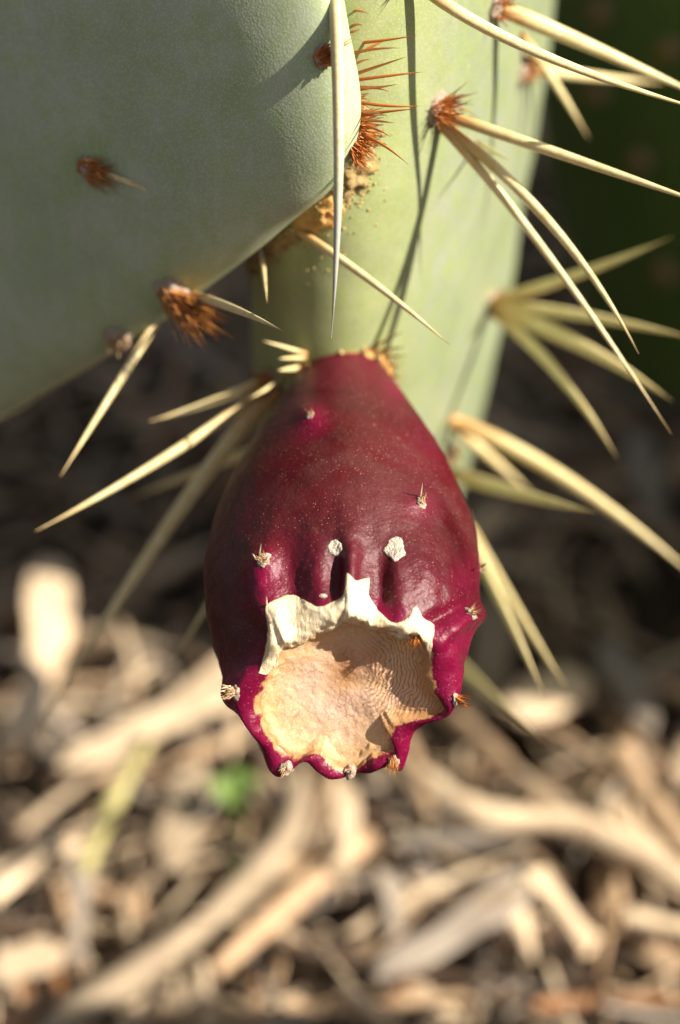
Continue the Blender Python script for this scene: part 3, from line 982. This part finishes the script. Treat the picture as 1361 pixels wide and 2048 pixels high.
fruit_areole(788, 1522, 0.0012, 44, 0.0030, (0.05, -0.9, 0.3), 'glochid_brown')
fruit_areole(700, 1543, 0.0014, 14, 0.0010, (0.0, -0.5, 0.8))
fruit_areole(880, 1418, 0.0013, 30, 0.0026, (-0.8, 0.25, 0.5))
fruit_areole(833, 1270, 0.0010, 26, 0.0026, (-0.25, -0.8, 0.5), 'glochid')
# single hairs
for (bx, by), (tx, ty) in [((841, 994), (846, 962)), ((850, 996), (853, 982)), ((519, 1108), (523, 1085)), ((512, 1118), (505, 1106)), ((534, 1212), (533, 1190)), ((952, 1222), (968, 1216)), ((621, 822), (624, 814)), ((962, 1134), (975, 1126)), ((458, 1380), (436, 1384)), ((462, 1372), (440, 1378))]:
    loc, nor = hit('f', bx, by)
    d = (loc - CAM).dot(FWD) if loc else 0.392
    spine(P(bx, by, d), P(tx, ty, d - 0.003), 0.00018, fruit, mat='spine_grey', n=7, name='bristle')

# collar where the fruit leaves the pad
nu, nv = 90, 14
V = []
for i in range(nu):
    w = 2 * math.pi * i / nu
    for j in range(nv):
        u = 2 * math.pi * j / nv
        cdir = nf * math.cos(w) + xf * math.sin(w)
        R, r = 0.0070, 0.0013
        k = 1 + 0.45 * noise.fractal(Vector((math.cos(w) * 3, math.sin(w) * 3, u)), 1, 2, 3)
        V.append(Bf + Af * (0.0058) + cdir * (R + r * k * math.cos(u)) + Af * (r * 1.1 * k * math.sin(u)))
obj('collar', V, grid_faces(nu, nv, wrap_u=True, wrap_v=True), M['orange_cork'], fruit, origin=Bf)
pl = []
for k in range(420):
    w = random.random() * 6.283
    R = 0.0072 + random.gauss(0, 0.0007)
    pl.append((Bf + Af * (0.0058 + random.gauss(0, 0.0008)) + (nf * math.cos(w) + xf * math.sin(w)) * R, random.uniform(0.0002, 0.0006)))
grains(pl, 'cork', fruit, 'collar_crumbs')
it = []
for k in range(90):
    w = random.choice([random.gauss(1.35, 0.35), random.gauss(-1.5, 0.35), random.random() * 6.28])
    cdir = nf * math.cos(w) + xf * math.sin(w)
    b = Bf + cdir * 0.0070 + Af * 0.006
    it.append((b, b + (cdir + Af * random.gauss(-0.3, 0.35)).normalized() * random.uniform(0.0015, 0.0046), 0.00014))
bristles(it, 'glochid_brown', fruit)
for (bx, by), (tx, ty), w in [((615, 708), (525, 681), 9), ((612, 716), (557, 717), 11), ((600, 736), (556, 741), 14), ((570, 757), (500, 797), 12), ((745, 695), (808, 662), 6), ((760, 700), (812, 694), 6), ((765, 712), (818, 712), 5), ((770, 722), (800, 736), 6)]:
    dq = (hit('c', bx, by)[0] - CAM).dot(FWD) if hit('c', bx, by)[0] else 0.42
    spine(P(bx, by, dq), P(tx, ty, dq - 0.007), w * 0.5 * 0.42 / FPX, fruit, mat='spine' if bx < 700 else 'glochid_brown', n=9, name='bristle')

# ------------------------------------------------------------------ shaded cactus behind and unseen pads added to the right to throw shade
behind = empty('prickly_pear_cactus', (0.18, 0.66, 0.0), 'dark green prickly pear in deep shade behind the long yellow spines', 'cactus')
def disc_pad(cx, cy, cz, w, h, nrm_, half, mat, parent, seed, tilt=0.0, label=None, key=None):
    nn = Vector(nrm_).normalized()
    up = Vector((0, 0, 1)); up = (up - nn * up.dot(nn)).normalized()
    a = up.cross(nn).normalized()
    up2 = up * math.cos(tilt) + a * math.sin(tilt); a2 = a * math.cos(tilt) - up * math.sin(tilt)
    o_ = []
    for k in range(24):
        t = k / 24 * 2 * math.pi
        x, y = math.cos(t) * w, math.sin(t) * h
        if y < 0: x *= 1 - 0.3 * (y / h) ** 2
        o_.append((x, y))
    return make_pad(o_, Vector((cx, cy, cz)), a2, up2, nn, half, mat, parent, nv=120, nu=40, seed=seed, label=label, key=key)
q = P(1400, 130, 0.63)
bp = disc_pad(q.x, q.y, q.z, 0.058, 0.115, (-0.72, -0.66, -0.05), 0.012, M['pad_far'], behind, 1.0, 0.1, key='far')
for (px_, py_) in [(1285, 320), (1205, 20), (1345, 95), (1335, 540), (1200, 180)]:
    loc, nor = hit('far', px_, py_)
    if loc is None: continue
    lump(loc, nor, 0.0026, 0.0016, 'wool', bp, seed=px_)
    tuft(loc + nor * 0.001, nor, nor, 20, 0.005, 0.6, 0.002, 0.0003, 'glochid_brown', bp)
shade_caster = empty('prickly_pear_cactus', (0.20, 0.47, 0.0), 'low prickly pear of two broad dark green pads added unseen to shade the mulch', 'cactus')
disc_pad(0.205, 0.585, 0.175, 0.185, 0.190, (1.0, 0.10, 0.05), 0.012, M['pad_far'], shade_caster, 4.0, 0.35)  # out of view, added to shade the farther mulch
disc_pad(0.225, 0.196, 0.150, 0.112, 0.155, (1.0, 0.05, 0.05), 0.012, M['pad_far'], shade_caster, 6.0)  # out of view, added to shade the nearest mulch

# ------------------------------------------------------------------ mulch
def chip_mesh(L, W, T, seed, kind):
    """an uneven splinter lying along x"""
    nl_, nr2 = 12, 8
    V = []
    for i in range(nl_):
        t = i / (nl_ - 1)
        x = (t - 0.5) * L
        e = 1.0
        if kind == 'sliver': e = (1 - abs(2 * t - 1) ** 3) ** 0.6 * (0.75 + 0.25 * math.sin(t * 5 + seed)) + 0.10
        elif kind == 'stick': e = 0.82 + 0.18 * math.sin(t * 6 + seed)
        elif kind == 'flake': e = (1 - abs(2 * t - 1) ** 3.5) ** 0.5 + 0.15
        bendv = 0.05 * L * math.sin(t * 3.0 + seed)
        for k in range(nr2):
            w = 2 * math.pi * k / nr2
            cw, sw = math.cos(w), math.sin(w)
            y = math.copysign(abs(cw) ** 0.45, cw) * W / 2 * e
            z = math.copysign(abs(sw) ** 0.45, sw) * T / 2 * (0.6 + 0.4 * e)
            n1 = noise.noise(Vector((x / L * 4 + seed * 7, cw * 1.4, sw * 1.4)))
            n2 = noise.noise(Vector((x / L * 1.5, cw * 3 + seed * 3, sw * 3)))
            xe = x + (0.10 * L * n2 if i in (0, nl_ - 1) else 0)
            V.append((xe, y * (1 + 0.35 * n1) + bendv, z * (1 + 0.35 * n1) + 0.3 * bendv))
    F = grid_faces(nl_, nr2, wrap_v=True)
    F.append(tuple(range(nr2))[::-1]); F.append(tuple((nl_ - 1) * nr2 + k for k in range(nr2)))
    return V, F

def ground_pt(px, py, h=0.0):
    r = ray(px, py)
    t = (h - CAM.z) / r.z
    return CAM + r * t

def make_chip(name, a, b, wpx, kind, mat, label, cat='wood chip', group=None, h=0.006, th=0.4, lift=(0, 0), mid=None):
    A3, B3 = ground_pt(a[0], a[1], h + lift[0]), ground_pt(b[0], b[1], h + lift[1])
    dvec = B3 - A3
    d = ((A3 + B3) / 2 - CAM).dot(FWD)
    W = wpx * d / FPX
    V, F = chip_mesh(dvec.length, W, W * th, random.random() * 10, kind)
    me = mesh(name, V, F, M[mat], smooth=False)
    o = bpy.data.objects.new(name, me)
    COL.objects.link(o)
    o.location = (A3 + B3) / 2
    q = Vector((1, 0, 0)).rotation_difference(dvec.normalized())
    o.rotation_mode = 'QUATERNION'
    o.rotation_quaternion = q
    tag(o, label, cat, group)
    return o

def make_branch(name, pts, wpx, mat, label, h=0.008, group=None, cat='stick', th=0.6, lifts=None):
    p = crom([tuple(ground_pt(x, y, h + (lifts[i] if lifts else 0))) for i, (x, y) in enumerate(pts)], 22)
    d = (Vector(p[11]) - CAM).dot(FWD)
    r0 = wpx * 0.5 * d / FPX
    rad = [r0 * (0.80 + 0.25 * noise.noise(Vector((i * 0.35, r0 * 900, 2)))) * (0.55 + 0.45 * min(1, min(i, 21 - i) / 2)) for i in range(22)]
    v, f, _ = tube(p, rad, 10, 1.0)
    v = [Vector((q.x, q.y, q.z)) + Vector((0, 0, 1)) * 0 for q in v]
    v = [q + (q - Vector(p[i // 10])) * (0.35 * noise.noise(q * 160)) for i, q in enumerate(v)]
    o = obj(name, v, f, M[mat], origin=Vector(p[11]))
    tag(o, label, cat, group)
    return o

# pieces that stand out
make_branch('wood_strip', [(70, 2075), (330, 1905), (500, 1760), (585, 1650), (598, 1545)], 78, 'wood_pale', 'long pale curved wood strip lying across the mulch', h=0.012)
make_branch('stick', [(430, 1945), (560, 1820), (655, 1745), (740, 1672)], 62, 'wood_tan', 'tan stick lying beside the long pale curved strip', h=0.008)
make_chip('wood_chip', (765, 1960), (1045, 1735), 118, 'sliver', 'wood_grey', 'broad grey weathered wood chip with pointed ends', h=0.012, th=0.22)
make_branch('stick', [(850, 1550), (965, 1632), (1150, 1650), (1400, 1775)], 62, 'wood_pale', 'long bent tan stick running behind the broad grey chip', h=0.014)
make_branch('stick', [(1232, 1490), (1290, 1590), (1400, 1740)], 78, 'wood_tan', 'thick tan stick with a rounded end, half in shade', h=0.016)
make_branch('stick', [(900, 1420), (1000, 1520), (1110, 1640)], 52, 'wood_tan', 'brown stick leading to the bend of the long tan stick', h=0.012)
make_chip('wood_chip', (120, 1530), (560, 1270), 120, 'sliver', 'wood_pale', 'wide pale wood slab beside the dark gap below the fruit', h=0.012, th=0.25)
make_chip('wood_chip', (90, 1140), (45, 1480), 96, 'stick', 'wood_pale', 'upright pale wood block at the edge of the cactus shadow', h=0.014, th=0.4)
make_chip('wood_chip', (405, 1540), (325, 1735), 76, 'flake', 'wood_pale', 'pale rounded flake between the straw stem and green sprout', h=0.012, th=0.3)
make_chip('wood_chip', (-25, 1800), (130, 1670), 64, 'stick', 'wood_pale', 'pale wood piece lying left of the straw stem', h=0.012, th=0.4)
make_chip('wood_chip', (-20, 1955), (125, 1900), 74, 'flake', 'wood_pale', 'pale flat flake left of the lower end of the long strip', h=0.010, th=0.3)
make_chip('wood_chip', (150, 1710), (148, 1920), 44, 'stick', 'wood_grey', 'greyish splinter continuing below the straw stem', h=0.009, th=0.5)
make_chip('wood_chip', (1060, 1755), (1190, 1885), 54, 'stick', 'wood_pale', 'short pale stick poking out past the broad grey chip', h=0.012, th=0.5)
make_chip('wood_chip', (1000, 1790), (1068, 1915), 44, 'sliver', 'wood_pale', 'small pale splinter tucked beside the broad grey chip', h=0.009, th=0.5)
make_chip('wood_chip', (790, 1672), (1000, 1690), 38, 'stick', 'wood_grey', 'thin greyish splinter parallel to the long tan stick', h=0.014, th=0.5)
make_chip('wood_chip', (680, 1580), (690, 1740), 56, 'stick', 'wood_pale', 'pale splinter standing below the tip of the fruit', h=0.012, th=0.4)
make_chip('wood_chip', (765, 1755), (800, 1870), 44, 'stick', 'wood_grey', 'short grey splinter in the dark hollow', h=0.006, th=0.5)
make_chip('wood_chip', (1255, 1835), (1400, 1855), 42, 'stick', 'wood_pale', 'pale splinter lying right of the broad grey chip', h=0.010, th=0.5)
make_chip('wood_chip', (1010, 1420), (1180, 1370), 95, 'flake', 'wood_pale', 'sunlit pale flake under the tips of the yellow spines', h=0.014, th=0.35)
make_chip('wood_chip', (970, 1180), (985, 1420), 80, 'flake', 'wood_pale', 'pale flake partly hidden by the fruit at the shadow edge', h=0.010, th=0.35)
make_chip('wood_chip', (1290, 870), (1295, 1040), 70, 'stick', 'wood_grey', 'grey splinter standing in the deep shade', h=0.012, th=0.4)
make_chip('wood_chip', (1210, 1280), (1290, 1470), 80, 'sliver', 'wood_grey', 'grey brown sliver at the edge of the cactus shadow', h=0.012, th=0.35)
make_chip('wood_chip', (720, 1880), (770, 1960), 50, 'flake', 'wood_tan', 'small tan flake beside the point of the broad grey chip', h=0.008, th=0.4)
make_chip('bark_flake', (1270, 690), (1361, 760), 110, 'flake', 'wood_rust', 'rust brown bark flake in the shade behind the spines', 'bark', h=0.014, th=0.4)
make_branch('straw_stem', [(292, 1475), (225, 1610), (165, 1745)], 46, 'straw', 'yellow green straw stem leaning on the mulch', h=0.018, cat='straw', lifts=[0.02, 0.01, 0])

# green sprout
sp_ = empty('sprout', ground_pt(475, 1705, 0.0), 'tiny green sprout coming up through the mulch', 'sprout')
base = ground_pt(475, 1705, 0.0)
for k, (ax_, ay_) in enumerate([(-0.007, 0.003), (0.006, 0.004), (0.001, 0.008), (-0.002, -0.005)]):
    V = []
    for i in range(9):
        t = i / 8
        w = 0.0026 * math.sin(math.pi * min(1, t * 0.93 + 0.05)) ** 0.8
        c = base + Vector((ax_ * t, ay_ * t, 0.014 + 0.008 * math.sin(t * 2)))
        sd2 = Vector((-ay_, ax_, 0)).normalized()
        for j, s in enumerate((-1, -0.4, 0.4, 1)):
            V.append(c + sd2 * w * s + Vector((0, 0, abs(s) * 0.0015)))
        for s in (1, 0.4, -0.4, -1):
            V.append(c + sd2 * w * s + Vector((0, 0, abs(s) * 0.0015 - 0.0006)))
    obj('leaf', V, grid_faces(9, 8, wrap_v=True), M['sprout'], sp_)
v, f, _ = tube([base - Vector((0, 0, 0.012)), base + Vector((0, 0, 0.004)), base + Vector((0.0005, 0, 0.0165))], [0.0011, 0.001, 0.0008], 7)
obj('stem', v, f, M['sprout'], sp_)

# the common chips, each its own object, sharing a few meshes
KINDS = {
    'pale':  ('wood_chip', 'wood_pale', 'small pale splintered wood chip among the mulch', 'wood chip', 'pale wood chips'),
    'tan':   ('wood_chip', 'wood_tan', 'small tan brown wood chip among the mulch', 'wood chip', 'tan wood chips'),
    'grey':  ('wood_chip', 'wood_grey', 'small grey weathered wood chip among the mulch', 'wood chip', 'grey wood chips'),
    'dark':  ('bark_flake', 'wood_dark', 'small dark brown bark flake among the mulch', 'bark', 'dark bark flakes'),
    'rust':  ('bark_flake', 'wood_rust', 'small rust brown bark flake among the mulch', 'bark', 'rust brown bark flakes'),
}
TPL = {}
for kn, (nm, mt, *_r) in KINDS.items():
    TPL[kn] = []
    for q in range(6):
        kd = ['sliver', 'stick', 'sliver', 'stick', 'sliver', 'flake'][q % 6]
        L = 1.0
        W = {'sliver': 0.095, 'stick': 0.075, 'flake': 0.22}[kd]
        V, F = chip_mesh(L, W, W * random.uniform(0.22, 0.5), q * 1.7 + len(kn) * 0.9, kd)
        V = [tuple(c * 0.045 for c in v) for v in V]
        TPL[kn].append(mesh(nm, V, F, M[mt], smooth=False))
CHIPS = []
COLN = {'pale': 'pale', 'tan': 'tan brown', 'grey': 'grey', 'dark': 'dark brown', 'rust': 'rust brown'}
SHP = ['sliver', 'splinter', 'sliver', 'splinter', 'sliver', 'flake']
for k in range(275):
    px_ = random.uniform(-40, 1400)
    py_ = 2080 - 1480 * random.random() ** 1.15
    kn = random.choices(list(KINDS), [0.34, 0.26, 0.11, 0.17, 0.12])[0]
    nm, mt, lb, ct, gp = KINDS[kn]
    p = ground_pt(px_, py_, random.uniform(-0.004, 0.007))
    ti = random.randrange(6)
    o = bpy.data.objects.new(nm, TPL[kn][ti])
    COL.objects.link(o)
    o.location = p
    sc = random.uniform(0.30, 1.15) if ti < 5 else random.uniform(0.28, 0.7)
    o.scale = (sc, sc * random.uniform(0.7, 1.3), sc * random.uniform(0.8, 1.3))
    o.rotation_euler = (random.gauss(0, 0.5), random.gauss(0, 0.28), random.uniform(0, 6.283))
    tag(o, lb, ct, gp)
    CHIPS.append((o, COLN[kn], SHP[ti], sc))
# the finer litter under them, too small to count
V, F = [], []
MATI = []
tv = [chip_mesh(1.0, 0.14 if s < 5 else 0.3, 0.07, s * 2.3, ['sliver', 'stick', 'flake'][s % 3]) for s in range(6)]
litter = {k: ([], []) for k in ('wood_pale', 'wood_tan', 'wood_dark', 'wood_grey')}
for k in range(4600):
    x = random.uniform(-0.30, 0.30); y = random.uniform(0.16, 1.05)
    mt = random.choices(list(litter), [0.17, 0.21, 0.52, 0.10])[0]
    V, F = litter[mt]
    vv, ff = tv[k % 6]
    s = random.uniform(0.008, 0.030)
    R = Matrix.Rotation(random.uniform(0, 6.28), 3, 'Z') @ Matrix.Rotation(random.gauss(0, 0.4), 3, 'Y') @ Matrix.Rotation(random.gauss(0, 0.5), 3, 'X')
    Rn = np.array(R) * s
    o_ = len(V)
    pts = np.array(vv) @ Rn.T + np.array((x, y, ground_h(x, y) - 0.012 + random.uniform(0.0, 0.007)))
    V.extend(pts.tolist())
    F.extend([tuple(i + o_ for i in q) for q in ff])
strand = [chip_mesh(1.0, 0.055, 0.035, s * 1.3 + 0.4, ['sliver', 'stick'][s % 2]) for s in range(4)]
for k in range(1500):                                  # stringy fibres on top
    x = random.uniform(-0.22, 0.22); y = random.uniform(0.25, 1.0)
    mt = random.choices(['wood_pale', 'wood_tan', 'wood_grey'], [0.62, 0.25, 0.13])[0]
    V, F = litter[mt]
    vv, ff = strand[k % 4]
    s = random.uniform(0.018, 0.050)
    R = Matrix.Rotation(random.uniform(0, 6.28), 3, 'Z') @ Matrix.Rotation(random.gauss(0, 0.16), 3, 'Y') @ Matrix.Rotation(random.gauss(0, 0.6), 3, 'X')
    o_ = len(V)
    pts = np.array(vv) @ (np.array(R) * s).T + np.array((x, y, ground_h(x, y) + random.uniform(-0.008, 0.006)))
    V.extend(pts.tolist())
    F.extend([tuple(i + o_ for i in q) for q in ff])
for mt, (V, F) in litter.items():
    o = obj('mulch_litter', V, F, M[mt], origin=Vector((0, 0.6, 0)))
    tag(o, 'fine %s litter between the larger wood chips' % {'wood_pale': 'pale wood', 'wood_tan': 'tan wood', 'wood_dark': 'dark bark', 'wood_grey': 'grey wood'}[mt], 'mulch', kind='stuff')

# say which chip is which: size, colour, shape, light and the nearest piece that stands out
bpy.context.view_layer.update()
dg = bpy.context.evaluated_depsgraph_get()
MARKS = {'long pale curved wood strip lying across the mulch': 'long pale curved strip', 'broad grey weathered wood chip with pointed ends': 'broad grey chip',
         'long bent tan stick running behind the broad grey chip': 'long bent tan stick', 'thick tan stick with a rounded end, half in shade': 'thick tan stick',
         'tiny green sprout coming up through the mulch': 'green sprout', 'yellow green straw stem leaning on the mulch': 'straw stem',
         'wide pale wood slab beside the dark gap below the fruit': 'wide pale slab', 'upright pale wood block at the edge of the cactus shadow': 'upright pale block',
         'tan stick lying beside the long pale curved strip': 'plain tan stick', 'rust brown bark flake in the shade behind the spines': 'large rust brown flake',
         'sunlit pale flake under the tips of the yellow spines': 'sunlit flake under the spines', 'grey splinter standing in the deep shade': 'upright grey splinter',
         'grey brown sliver at the edge of the cactus shadow': 'grey brown sliver', 'pale flat flake left of the lower end of the long strip': 'pale flat flake'}
marks = [(MARKS[o['label']], o.matrix_world.translation.copy()) for o in COL.objects if o.get('label') in MARKS]
for o, cn, sh, sc in CHIPS:
    p = o.matrix_world.translation
    ok, *_r = scene.ray_cast(dg, p + SUN * 0.015, SUN)
    nm_, mp = min(marks, key=lambda q: (q[1] - p).length)
    near_ = (mp - p).length
    where = ('right beside the ' if near_ < 0.022 else 'near the ' if near_ < 0.05 else 'away from the ') + nm_
    size = 'tiny' if sc < 0.55 else 'short' if sc < 0.85 else 'long'
    if sh == 'flake': size = {'tiny': 'small', 'short': 'broad', 'long': 'broad'}[size]
    o['label'] = '%s %s wood %s %s, %s' % (size, cn, sh, 'in shade' if ok else 'in sunlight', where)
